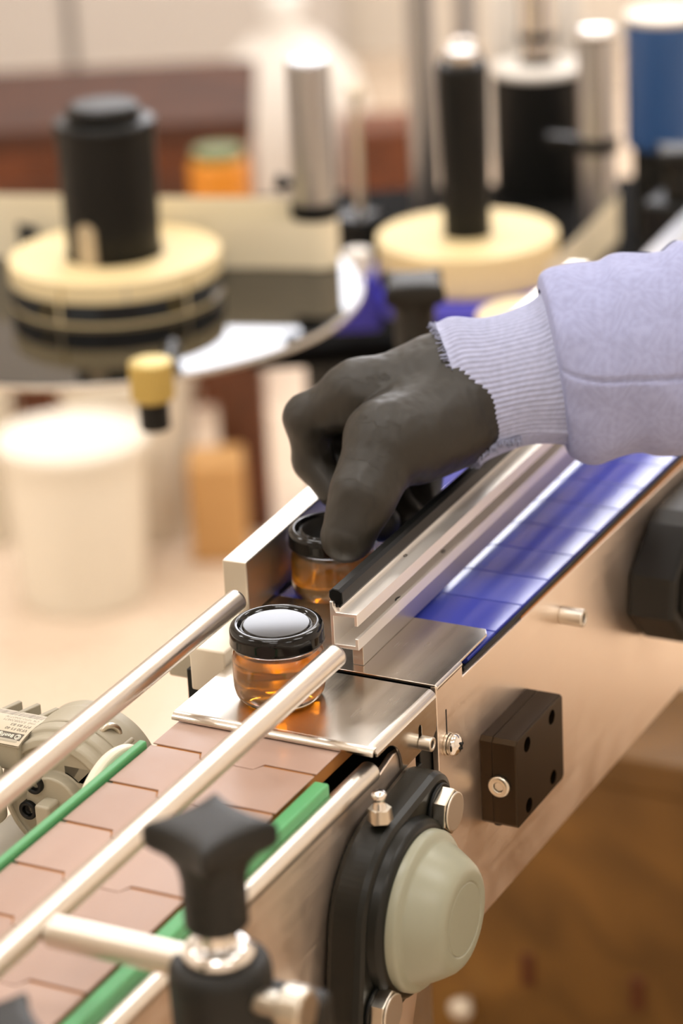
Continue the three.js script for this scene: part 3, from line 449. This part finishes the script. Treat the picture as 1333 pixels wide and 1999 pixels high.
// ---------------------------------------------------------------- gear motor beside the infeed
{
  const g = thing('gear_motor', 'grey cast gear motor with cooling fins and an upside down type label', 'motor', [-0.047, -0.037, -0.008]);
  part('gear_housing', turned([[0, -0.03], [0.030, -0.03], [0.0335, -0.02], [0.0335, -0.004], [0.0325, -0.0035], [0.0325, -0.003], [0.0335, -0.0025], [0.0335, 0.004], [0.031, 0.0055], [0.031, 0.011], [0.027, 0.0125], [0.027, 0.010], [0.014, 0.010], [0.014, 0.017], [0, 0.017]], 96, 'z', 0.0006), M.cast, g);
  part('motor_barrel', at(turned([[0, -0.052], [0.026, -0.052], [0.029, -0.048], [0.029, -0.03], [0, -0.03]], 64, 'z', 0.001), -0.016, -0.008, 0), M.cast, g);
  for (let i = 0; i < 5; i++) { const b = part('cooling_fin', at(new RoundedBoxGeometry(0.0027, 0.016, 0.03, 2, 0.0006), 0, 0, 0), M.cast, g); b.position.set(-0.0455 + i * 0.0103, 0.0195 - Math.abs(i - 1) * 0.0004, -0.0105); b.rotation.y = -0.3; }
  part('foot', box(0.002, 0.0255, 0.0085, 0.0200, -0.014, 0.010, 0.002), M.cast, g);
  part('foot_wedge', box(0.012, 0.0255, 0.017, 0.0235, -0.018, -0.006, 0.0015), M.cast, g);
  part('rib', box(-0.004, 0.004, -0.045, 0.004, 0.012, 0.026, 0.0015), M.cast, g);
  part('base', box(-0.045, 0.03, -0.06, -0.026, -0.03, 0.04, 0.004), M.cast, g);
  part('eye_bolt', (() => { const t = new THREE.TorusGeometry(0.0048, 0.0016, 12, 28); t.rotateY(0.9); t.translate(0.0165, 0.0262, -0.010); return t; })(), M.bolt, g);
  for (const [x, y] of [[-0.0125, -0.004], [-0.008, 0.010]]) part('bolt_head', at(turned([[0, 0], [0.0046, 0], [0.0046, 0.005], [0.0026, 0.005], [0.0026, 0.0025], [0, 0.0025]], 24, 'z', 0.0004), x, y, 0.0145), M.black, g);
  part('plug', at(turned([[0, -0.012], [0.010, -0.012], [0.010, 0.012], [0.008, 0.014], [0, 0.014]], 32, 'y', 0.001), -0.031, 0.004, 0.026), M.cast, g);
  // type label, printed upside down as it is mounted
  const tex = canvasTexture(512, 384, (c, w, h) => {
    c.fillStyle = '#bfb29a'; c.fillRect(0, 0, w, h); c.translate(w / 2, h / 2); c.rotate(Math.PI); c.translate(-w / 2, -h / 2);
    c.fillStyle = '#4c4434'; c.fillRect(20, 40, w - 40, 62); c.strokeStyle = c.fillStyle = '#e6ddca'; c.lineWidth = 5; c.beginPath(); c.arc(56, 71, 20, 0, 7); c.stroke(); c.font = 'bold 40px sans-serif'; c.fillText('C', 42, 86); c.fillText('Bonfiglioli', 90, 86);
    c.fillStyle = '#463f31'; c.font = 'bold 36px sans-serif'; c.fillText('VF30 F1 40', 26, 148); c.fillText('P71 B5 B3', 26, 192); c.font = '34px sans-serif'; c.fillText('cod. 8300820471', 26, 236); c.fillText('CN 1010 204077V', 26, 278);
    let x = 30; while (x < w - 40) { const b = 2 + Math.floor(rnd() * 6); c.fillRect(x, 296, b, 70); x += b + 3 + Math.floor(rnd() * 5); }
  });
  const m = part('type_label', (() => { // slightly curved plate
    const w = 0.034, d = 0.030, nx = 8, nz = 10, pos = [], uv = [], idx = []; for (const up of [1, 0]) for (let i = 0; i <= nx; i++) for (let j = 0; j <= nz; j++) { const u = i / nx - 0.5, v = j / nz - 0.5; pos.push(u * w, -0.22 * (v * d) * (v * d) / 0.02 + up * 0.0008, v * d); uv.push(i / nx, 1 - j / nz); }
    const q = (nx + 1) * (nz + 1); for (let s = 0; s < 2; s++) for (let i = 0; i < nx; i++) for (let j = 0; j < nz; j++) { const a = s * q + i * (nz + 1) + j, b = a + nz + 1; s ? idx.push(a, b, a + 1, a + 1, b, b + 1) : idx.push(a, a + 1, b, a + 1, b + 1, b); }
    const gg = new THREE.BufferGeometry(); gg.setAttribute('position', new THREE.Float32BufferAttribute(pos, 3)); gg.setAttribute('uv', new THREE.Float32BufferAttribute(uv, 2)); gg.setIndex(idx); gg.computeVertexNormals(); return gg;
  })(), std(0xffffff, 0.5, 0, { map: tex, side: THREE.DoubleSide }), g); m.position.set(-0.0335, 0.0285, 0.0005); m.rotation.set(0.02, 0, 0);
  part('label_seat', box(-0.052, -0.0175, 0.012, 0.0276, -0.0135, 0.0145, 0.002), M.cast, g);
  m.userData.label = 'cream type label with bar code';
}
{
  const g = thing('end_disc', 'ivory plastic disc beside the pink chain end', 'disc', [-0.0128, -0.037, 0.014]);
  part('disc', turned([[0, 0], [0.035, 0], [0.037, 0.0015], [0.037, 0.005], [0.035, 0.0065], [0, 0.0065]], 64, 'x', 0.001), M.ivory, g);
  part('shaft', turned([[0, 0.006], [0.008, 0.006], [0.008, 0.0068], [0, 0.0068]], 24, 'x'), M.bolt, g);
}

// ---------------------------------------------------------------- labelling machine behind
const upright = (g, x, y, z) => { g.position.set(x, y, z); return g; };
const PLAT = -0.1335;
{
  const g = thing('labeller_base', 'dark labelling machine table with a grey leg behind the hand', 'machine base', [0, 0, 0]);
  const b = part('table_top', at(new RoundedBoxGeometry(0.52, 0.02, 0.5, 2, 0.006), 0, 0, 0), M.table, g); b.position.set(-0.44, -0.245, -1.43); b.rotation.y = YAW;
  const c = part('platter_arm', at(new RoundedBoxGeometry(0.3, 0.03, 0.08, 2, 0.01), 0, 0, 0), M.blackMatt, g); c.position.set(-0.57, -0.165, -0.98); c.rotation.y = 1.9;
  part('platter_hub', at(turned([[0, 0], [0.055, 0], [0.05, 0.02], [0, 0.02]], 40), -0.587, PLAT - 0.0245, -0.910), M.blackMatt, g);
  part('leg', at(new RoundedBoxGeometry(0.012, 0.66, 0.012, 2, 0.002), -0.468, FLOOR + 0.33, -1.1), M.satin, g);
  for (const [x, z] of [[-0.30, -1.72], [-0.72, -1.55]]) part('leg', at(new RoundedBoxGeometry(0.04, 0.68, 0.04, 2, 0.004), x, FLOOR + 0.34, z), M.blackMatt, g);
}
{ // unwinding platter and printed roll
  const g = thing('platter', 'big glossy black round platter under the printed label roll', 'platter', [-0.587, PLAT, -0.910]);
  part('disc', turned([[0, -0.004], [0.213, -0.004], [0.213, 0], [0, 0]], 128, 'y', 0.0008), M.platter, g);
  part('rim', turned([[0.2115, -0.0048], [0.2145, -0.0048], [0.2145, -0.001], [0.2115, -0.001]], 128, 'y', 0.0006), M.satin, g);
  const r = thing('label_roll', 'cream label roll printed with black bands on the glossy platter', 'label roll', [-0.5776, PLAT + 0.0002, -0.9198]);
  const H = 0.0355, R = 0.0868;
  part('paper', turned([[0.040, 0], [R, 0], [R, H], [0.040, H], [0.040, 0]], 96, 'y', 0.0006), M.cream, r);
  const print = dataTexture(2048, 128, (u, v) => { // cream stock with black bands, pale patches and gold ticks
    const x = (u * 5) % 1, i = Math.floor(u * 5), inn = (a, b, c, d) => x > a && x < b && v > c && v < d;
    if (inn(0.30, 0.52, 0.0, 0.22) && i % 2) return [205, 202, 196]; if (inn(0.06, 0.3, 0.24, 0.40)) return [52, 60, 66]; if (inn(0.6, 0.8, 0.2, 0.44)) return [30, 36, 40]; if (inn(0.84, 0.9, 0.24, 0.36)) return [150, 128, 56];
    if (x > 0.0 && x < 0.978 && v > 0.06 && v < 0.54) return [18, 21, 24]; if (inn(0.0, 0.022, 0.5, 0.9)) return [178, 152, 78]; if (inn(0.5, 0.52, 0.5, 0.95)) return [196, 188, 166]; return [240, 222, 176];
  }, true);
  part('printed_band', new THREE.CylinderGeometry(R + 0.0003, R + 0.0003, H - 0.001, 96, 1, true).translate(0, H / 2, 0), std(0xffffff, 0.5, 0, { map: print }), r);
  const c = thing('roll_core', 'thick black core cylinder with stepped cap through the printed roll', 'core', [-0.5776, PLAT, -0.9198]);
  part('core', lathe([[0, 0.0005], [0.038, 0.0005], [0.0388, 0.06], [0.0398, 0.135], [0.0412, 0.139], [0.0418, 0.1445], [0.0395, 0.1475], [0, 0.1475]], 64), M.black, c);
  part('cap', turned([[0, 0.147], [0.030, 0.147], [0.0295, 0.156], [0.027, 0.160], [0, 0.160]], 56, 'y', 0.0015), M.black, c);
  const s = new THREE.Shape(); s.moveTo(-0.0085, 0); s.lineTo(0.0085, 0); s.lineTo(0.0085, 0.026); s.absarc(0, 0.026, 0.0085, 0, Math.PI, false); s.lineTo(-0.0085, 0);
  const w = part('key_slot', new THREE.ExtrudeGeometry(s, { depth: 0.002, bevelEnabled: false, curveSegments: 12 }), std(0xb9a98d, 0.5), c); w.position.set(0.0385 * Math.sin(-0.02), 0.036, 0.0380 * Math.cos(-0.02)); w.rotation.y = -0.02;
}
function band(name, pts, h, y, mat, label) { // upright paper band following points on plan
  const cv = new THREE.CatmullRomCurve3(pts.map(p => V(p[0], 0, p[1])), false, 'centripetal'), n = 60, pos = [], uv = [], idx = [], len = cv.getLength();
  for (let i = 0; i <= n; i++) { const p = cv.getPointAt(i / n), t = cv.getTangentAt(i / n), nx = t.z * 0.0004, nz = -t.x * 0.0004; for (const s of [1, -1]) for (const v of [0, 1]) { pos.push(p.x + nx * s, y + v * h, p.z + nz * s); uv.push(i / n * len / h, v); } }
  for (let i = 0; i < n; i++) { const a = i * 4, b = a + 4; idx.push(a, b, a + 1, a + 1, b, b + 1, a + 2, a + 3, b + 2, a + 3, b + 3, b + 2, a + 1, b + 1, a + 3, a + 3, b + 1, b + 3, a, a + 2, b, a + 2, b + 2, b); }
  let g = new THREE.BufferGeometry(); g.setAttribute('position', new THREE.Float32BufferAttribute(pos, 3)); g.setAttribute('uv', new THREE.Float32BufferAttribute(uv, 2)); g.setIndex(idx); g = g.toNonIndexed(); g.computeVertexNormals();
  return single(name, g, mat, label, 'label web');
}
const webPrint = canvasTexture(1024, 128, (c, w, h) => { c.fillStyle = '#efe0b8'; c.fillRect(0, 0, w, h); });
const COL = [-0.521, -1.172];
band('label_web', [[-0.84, -0.944], [-0.7555, -0.9673], [-0.6291, -1.0003], [-0.5368, -1.0240], [-0.476, -1.0425], [-0.462, -1.0480]], 0.056, PLAT + 0.001, M.webPaper, 'tall cream label web stretched straight behind the printed roll');
band('label_web', [[-0.5335, -1.0060], [-0.5, -1.0165], [-0.462, -1.0265], [-0.4465, -1.0290], [-0.4385, -1.0385], [-0.4400, -1.0520], [-0.4500, -1.0620]], 0.040, PLAT + 0.001, M.webPaper, 'low cream label web wrapped around the collared pillar');
{
  const p = single('printed_label', (() => { const g = box(-0.022, 0.022, 0.006, 0.030, -0.0006, 0.0004, 0.0002); g.rotateY(-0.24); g.translate(-0.708, PLAT + 0.002, -0.9785); return g; })(), std(0x1b2026, 0.5), 'dark printed label on the web left of the printed roll', 'label');
}
function pillar(name, label, base, h, r, collar = true, parts) {
  const g = thing(name, label, 'pillar', base);
  part('tube', turned([[0, 0], [r, 0], [r, h], [r * 0.86, h + 0.002], [0, h + 0.002]], 48, 'y', 0.001), M.pillar, g);
  if (collar) part('collar', turned([[0, -0.0], [r * 1.15, -0.0], [r * 1.15, 0.013], [0, 0.013]], 40, 'y', 0.001), M.black, g).position.y = collar;
  return g;
}
{
  const g = pillar('deflector_pillar', 'satin steel pillar with black collar where the left web turns', [-0.4580, PLAT + 0.0002, -1.0465], 0.172, 0.0180, 0.0415);
  part('side_knob', between(turned([[0, 0], [0.004, 0], [0.004, 0.012], [0.007, 0.012], [0.007, 0.02], [0, 0.02]], 20), V(-0.014, 0.066, 0), V(-0.05, 0.076, 0.02)), M.black, g);
}
{
  const g = thing('tension_rod', 'thin steel rod with pale cap next to the left pillar', 'rod', [-0.535, -0.235, -1.280]);
  part('rod', rodGeo(0.0042, 0.185), M.satin, g); part('cap', at(lathe([[0, 0], [0.008, 0], [0.0085, 0.004], [0.0075, 0.009], [0, 0.011]], 24), 0, 0.184, 0), M.ivory, g);
  part('mount', at(new RoundedBoxGeometry(0.036, 0.045, 0.04, 2, 0.004), 0, 0.052, 0.01), M.black, g); part('mount_ring', at(turned([[0, 0], [0.021, 0], [0.021, 0.012], [0.012, 0.018], [0, 0.018]], 32), 0, 0.02, 0.02), M.black, g);
}
{ // right hand reel
  const base = [-0.3843, -0.1765, -1.187];
  const r = thing('label_roll', 'plain cream label roll on a thin black spindle', 'label roll', base);
  part('paper', turned([[0.0215, 0], [0.079, 0], [0.079, 0.0355], [0.0215, 0.0355], [0.0215, 0]], 96, 'y', 0.0006), M.cream, r);
  const s = thing('roll_spindle', 'slim black spindle with chrome hoop handle through the plain roll', 'spindle', base);
  part('spindle', lathe([[0, -0.03], [0.0205, -0.03], [0.0208, 0.06], [0.0222, 0.183], [0.0215, 0.187], [0, 0.187]], 48), M.black, s);
  part('chrome_neck', turned([[0, 0.186], [0.0125, 0.186], [0.0125, 0.197], [0, 0.197]], 40), M.chrome, s);
  part('hoop_handle', (() => { const t = new THREE.TorusGeometry(0.019, 0.0027, 14, 32, Math.PI); t.rotateY(YAW); t.translate(0, 0.1865, 0); return t; })(), M.chrome, s);
  const pl = thing('reel_plate', 'blue plate under the plain cream label roll', 'plate', [-0.372, -0.1935, -1.17]);
  part('plate', turned([[0, 0], [0.088, 0], [0.088, 0.016], [0, 0.016]], 64, 'y', 0.002), M.plainBlue, pl); part('support', turned([[0, -0.041], [0.05, -0.041], [0.04, 0], [0, 0]], 40), M.blackMatt, pl);
}
band('label_web', [[-0.3115, -1.158], [-0.306, -1.18], [-0.308, -1.23], [-0.316, -1.31], [-0.3225, -1.372], [-0.324, -1.39], [-0.334, -1.406]], 0.042, -0.2, M.webPaper, 'cream label web running from the plain roll to the capped pillar');
{
  const g = pillar('capped_pillar', 'chrome capped steel pillar with black clamp ring beside the blue cylinder', [-0.3449, -0.235, -1.3915], 0.228, 0.0172, 0.118);
  part('cap', at(lathe([[0, 0], [0.0185, 0], [0.019, 0.003], [0.0175, 0.008], [0.008, 0.010], [0, 0.010]], 40), 0, 0.224, 0), M.chrome, g);
  part('clamp_bar', box(-0.05, 0.0, 0.118, 0.130, -0.006, 0.006, 0.002), M.black, g);
  pillar('tall_post', 'tall satin post rising behind the slim black spindle', [-0.574, -0.235, -1.500], 0.36, 0.0142, 0);
  pillar('tall_post', 'tall chrome post far behind the chrome hoop handle', [-0.640, -0.235, -1.75], 0.36, 0.0125, 0);
  pillar('tall_post', 'dull tall post between chrome hoop handle and white topped cylinder', [-0.575, -0.235, -1.80], 0.36, 0.010, 0);
}
{
  const g = thing('drive_motor', 'large black cylinder with white top and chrome neck', 'motor', [-0.505, -0.235, -1.6295]);
  part('body', turned([[0, 0], [0.0465, 0], [0.0465, 0.126], [0, 0.126]], 56, 'y', 0.0015), M.black, g);
  part('top', turned([[0, 0.126], [0.0465, 0.126], [0.0465, 0.133], [0.04, 0.135], [0, 0.135]], 56, 'y', 0.001), M.white, g);
  part('neck', turned([[0, 0.135], [0.019, 0.135], [0.019, 0.141], [0.013, 0.141], [0.013, 0.157], [0.020, 0.158], [0.020, 0.166], [0, 0.166]], 36), M.black, g);
  part('neck_sleeve', at(turned([[0.0132, 0.142], [0.0145, 0.142], [0.0145, 0.157], [0.0132, 0.157]], 36), 0, 0, 0), M.chrome, g);
  part('shaft', turned([[0, 0.166], [0.018, 0.166], [0.018, 0.26], [0, 0.26]], 36), M.chrome, g);
  const w = thing('white_housing', 'rounded white housing behind the white topped cylinder', 'housing', [-0.548, -0.235, -1.725]);
  part('body', at(new RoundedBoxGeometry(0.10, 0.205, 0.04, 3, 0.015), 0, 0.1025, 0), M.white, w); w.rotation.y = YAW;
  const b = thing('blue_canister', 'blue cylinder with pale top at the end of machine', 'canister', [-0.338, -0.15, -1.545]);
  part('body', turned([[0, 0], [0.0365, 0], [0.0365, 0.122], [0, 0.122]], 56, 'y', 0.002), M.blueMetal, b);
  part('top', turned([[0, 0.122], [0.037, 0.122], [0.037, 0.128], [0, 0.13]], 56, 'y', 0.001), M.ivory, b);
  part('stand', turned([[0, -0.085], [0.03, -0.085], [0.03, 0], [0, 0]], 40), M.blackMatt, b);
}
{
  const g = thing('adjusting_knob', 'black star knob standing on clamp just behind the gloved hand', 'knob', [-0.2296, -0.111, -0.7606]);
  const k = starKnob(g, 0.0325, 0.052); k.position.y = 0.022; k.rotation.y = 1.27; part('post', turned([[0, -0.11], [0.013, -0.11], [0.013, 0.02], [0, 0.02]], 32), M.blackMatt, g);
  part('arm', between(rodGeo(0.012, 0.25), V(0, -0.07, 0), V(-0.12, -0.075, -0.25)), M.blackMatt, g);
  const h = thing('adjusting_knob', 'black star knob below the blue cylinder above dark clamp block', 'knob', [-0.2275, -0.125, -1.29]);
  const k2 = starKnob(h, 0.0285, 0.046); k2.position.y = 0.0; k2.rotation.y = 1.2; part('clamp_block', at(new RoundedBoxGeometry(0.055, 0.11, 0.05, 2, 0.006), 0, -0.054, 0), M.black, h);
  part('bolt', between(turned([[0, 0], [0.006, 0], [0.006, 0.006], [0, 0.007]], 20), V(0, -0.03, 0.024), V(0.02, -0.03, 0.064)), M.chrome, h);
  const r = thing('far_rail', 'pale aluminium rail running away just above the sleeve', 'rail'); part('bar', between(tri(at(new RoundedBoxGeometry(0.026, 0.5, 0.02, 2, 0.002), 0, 0.25, 0), 0.2), V(-0.098, -0.065, -0.80), V(-0.172, -0.112, -1.2)), M.pillar, r);
  const q = thing('label_roll', 'low cream label roll partly hidden by the sleeve', 'label roll', [-0.2309, -0.155, -0.9686]); part('paper', turned([[0.012, 0], [0.042, 0], [0.042, 0.026], [0.012, 0.026], [0.012, 0]], 64, 'y', 0.0006), M.cream, q); part('spindle', rodGeo(0.0118, 0.03), M.black, q).position.y = -0.005;
  const bp = thing('blue_bracket', 'blue bracket between the platter and plain label roll', 'bracket', [-0.468, -0.2, -1.13]); part('body', at(new RoundedBoxGeometry(0.045, 0.05, 0.05, 2, 0.006), 0, 0.01, 0), M.plainBlue, bp); part('lug', at(turned([[0, 0], [0.012, 0], [0.012, 0.02], [0, 0.02]], 24), 0.004, 0.034, 0.006), M.white, bp); bp.rotation.y = YAW;
}

// ---------------------------------------------------------------- far background
function boxThing(name, label, category, a, b, w, h, d, mat, y0 = FLOOR) {
  const g = thing(name, label, category); g.position.copy(L(a, b, y0)); g.rotation.y = YAW; part('body', tri(at(new RoundedBoxGeometry(w, h, d, 2, Math.min(0.006, w / 8)), 0, h / 2, 0), 0.5), mat, g); return g;
}
{
  const c = thing('sideboard', 'low red brown wooden sideboard behind the labelling machine', 'sideboard'); c.position.copy(L(-0.985, 4.28, FLOOR)); c.rotation.y = YAW;
  const w = 1.75, top = std(0x54301c, 0.8, 0, { map: wood });
  part('body', tri(at(new THREE.BoxGeometry(w, 0.425, 0.36), 0, 0.2125, 0), 0.6), M.brown, c);
  part('top', tri(at(new RoundedBoxGeometry(w + 0.02, 0.028, 0.39, 2, 0.006), 0, 0.439, 0), 0.6), top, c);
  for (let i = 0; i < 4; i++) part('door', tri(at(new RoundedBoxGeometry(w / 4 - 0.012, 0.34, 0.018, 2, 0.004), -w / 2 + (i + 0.5) * w / 4, 0.2, 0.186), 0.6), i % 2 ? M.darkBrown : M.brown, c);
}
for (let i = 0; i < 5; i++) {
  const g = thing('wall_cupboard', 'tall white cupboard in the row along the far wall', 'cupboard', [0, 0, 0], 'white cupboards along the far wall'); g.position.copy(L(-2.55 + i * 0.58, 6.14, FLOOR)); g.rotation.y = YAW;
  part('body', at(new THREE.BoxGeometry(0.57, 1.25, 0.45), 0, 0.625, 0), M.cupboard, g); part('door', at(new RoundedBoxGeometry(0.55, 1.2, 0.02, 2, 0.004), 0, 0.625, 0.235), M.cupboard, g); part('handle', at(new RoundedBoxGeometry(0.015, 0.12, 0.02, 2, 0.004), 0.23, 0.62, 0.25), M.satin, g);
}
function bucket(label, a, b, r, h) {
  const g = thing('bucket', label, 'bucket'); g.position.copy(L(a, b, FLOOR)); g.rotation.y = YAW;
  part('body', lathe([[0, 0], [r * 0.84, 0], [r * 0.86, 0.004], [r * 0.97, h * 0.86], [r * 1.02, h * 0.87], [r * 1.02, h * 0.93], [r * 0.98, h * 0.94], [r * 0.98, h * 0.96], [0, h * 0.96]], 64), M.bucket, g);
  part('lid', lathe([[r * 1.04, h * 0.93], [r * 1.06, h * 0.95], [r * 1.06, h * 0.99], [r * 1.03, h], [r * 0.92, h], [r * 0.9, h * 0.98], [0, h * 0.98]], 64), M.bucket, g);
  const hd = new THREE.TorusGeometry(r * 1.05, 0.004, 8, 40, Math.PI); hd.rotateX(-2.2); hd.translate(0, h * 0.8, 0); part('handle', hd, M.ivory, g); return g;
}
bucket('lidded white plastic bucket with the widest lid nearest the conveyor', -0.342, 3.40, 0.094, 0.225);
bucket('lidded white plastic bucket behind the widest one, under the platter', -0.283, 3.625, 0.092, 0.245);
bucket('lidded white plastic bucket left of the other two', -0.53, 3.62, 0.09, 0.24);
{
  const g = thing('adjusting_knob', 'gold knurled tension knob on black stem under the platter edge', 'knob', [-0.384, -0.1180, -0.6493]);
  const kn = []; for (let i = 0; i < 28; i++) { const c = new THREE.CylinderGeometry(0.0012, 0.0012, 0.026, 8); c.translate(0.0146 * Math.cos(i / 28 * Math.PI * 2), 0.025, 0.0146 * Math.sin(i / 28 * Math.PI * 2)); kn.push(c); }
  part('knob', turned([[0, 0.01], [0.0145, 0.01], [0.0148, 0.036], [0.013, 0.039], [0, 0.039]], 40, 'y', 0.0008), M.gold, g); part('knurling', mergeGeometries(kn), M.gold, g);
  part('stem', turned([[0, -0.012], [0.011, -0.012], [0.011, 0.0105], [0, 0.0105]], 32), M.black, g);
  part('bracket', between(rodGeo(0.007, 0.16), V(0, -0.006, 0), V(-0.10, -0.006, -0.21)), M.black, g);
}
boxThing('carton', 'tan cardboard carton standing by the dark wooden pedestal', 'carton', -0.165, 3.52, 0.075, 0.14, 0.08, M.card);
boxThing('pedestal', 'narrow dark brown wooden pedestal under the amber jars', 'pedestal', -0.128, 3.62, 0.066, 0.42, 0.08, M.darkBrown);
{
  const g = thing('amber_jar', 'tall amber honey jar with green lid on the wooden pedestal', 'jar'); g.position.copy(L(-0.138, 3.62, FLOOR + 0.421));
  part('body', lathe([[0, 0], [0.036, 0], [0.04, 0.004], [0.04, 0.04], [0.037, 0.045], [0.04, 0.05], [0.04, 0.09], [0.035, 0.1], [0, 0.1]], 40), M.amberLabel, g); part('lid', turned([[0, 0.1], [0.034, 0.1], [0.034, 0.112], [0, 0.112]], 40), std(0x5d6a2b, 0.4), g);
}
{ // pale bag and wooden crate between the pillar and the tall post
  const g = thing('white_sack', 'full white plastic sack slumped on the floor by the far wall', 'sack'); g.position.copy(L(-0.06, 5.2, FLOOR)); g.rotation.y = YAW;
  part('bag', lathe([[0, 0], [0.12, 0], [0.15, 0.04], [0.155, 0.16], [0.13, 0.26], [0.07, 0.32], [0.03, 0.35], [0.045, 0.40], [0, 0.40]], 40), M.white, g);
  boxThing('crate', 'reddish brown wooden crate behind the thin tension rod', 'crate', 0.10, 4.95, 0.13, 0.22, 0.14, M.brown);
  const fc = thing('floor_cabinet', 'low brown wooden base cabinet under the long side panel', 'cabinet', [0.3, FLOOR, -0.91]);
  part('body', tri(at(new THREE.BoxGeometry(1.5, 0.44, 0.13), 0, 0.22, -0.03), 0.5), M.baseBrown, fc); part('top', tri(at(new RoundedBoxGeometry(1.51, 0.03, 0.136, 2, 0.004), 0, 0.455, -0.031), 0.5), M.baseBrown, fc);
  part('pull_knob', at(lathe([[0, 0], [0.004, 0], [0.004, 0.006], [0.009, 0.010], [0.010, 0.015], [0.006, 0.019], [0, 0.020]], 24, 'z'), -0.2625 - 0.3, 0.212, 0.035), M.ivory, fc);
  for (const x of [-0.206, -0.110]) part('vent_slot', at(new RoundedBoxGeometry(0.012, 0.03, 0.004, 2, 0.0015), x - 0.3, 0.256, 0.0355), M.darkBrown, fc);
  part('plinth', tri(at(new THREE.BoxGeometry(1.5, 0.16, 0.62), 0, 0.08, 0.34), 0.5), M.baseBrown, fc);
}
renderer.render(scene, camera);
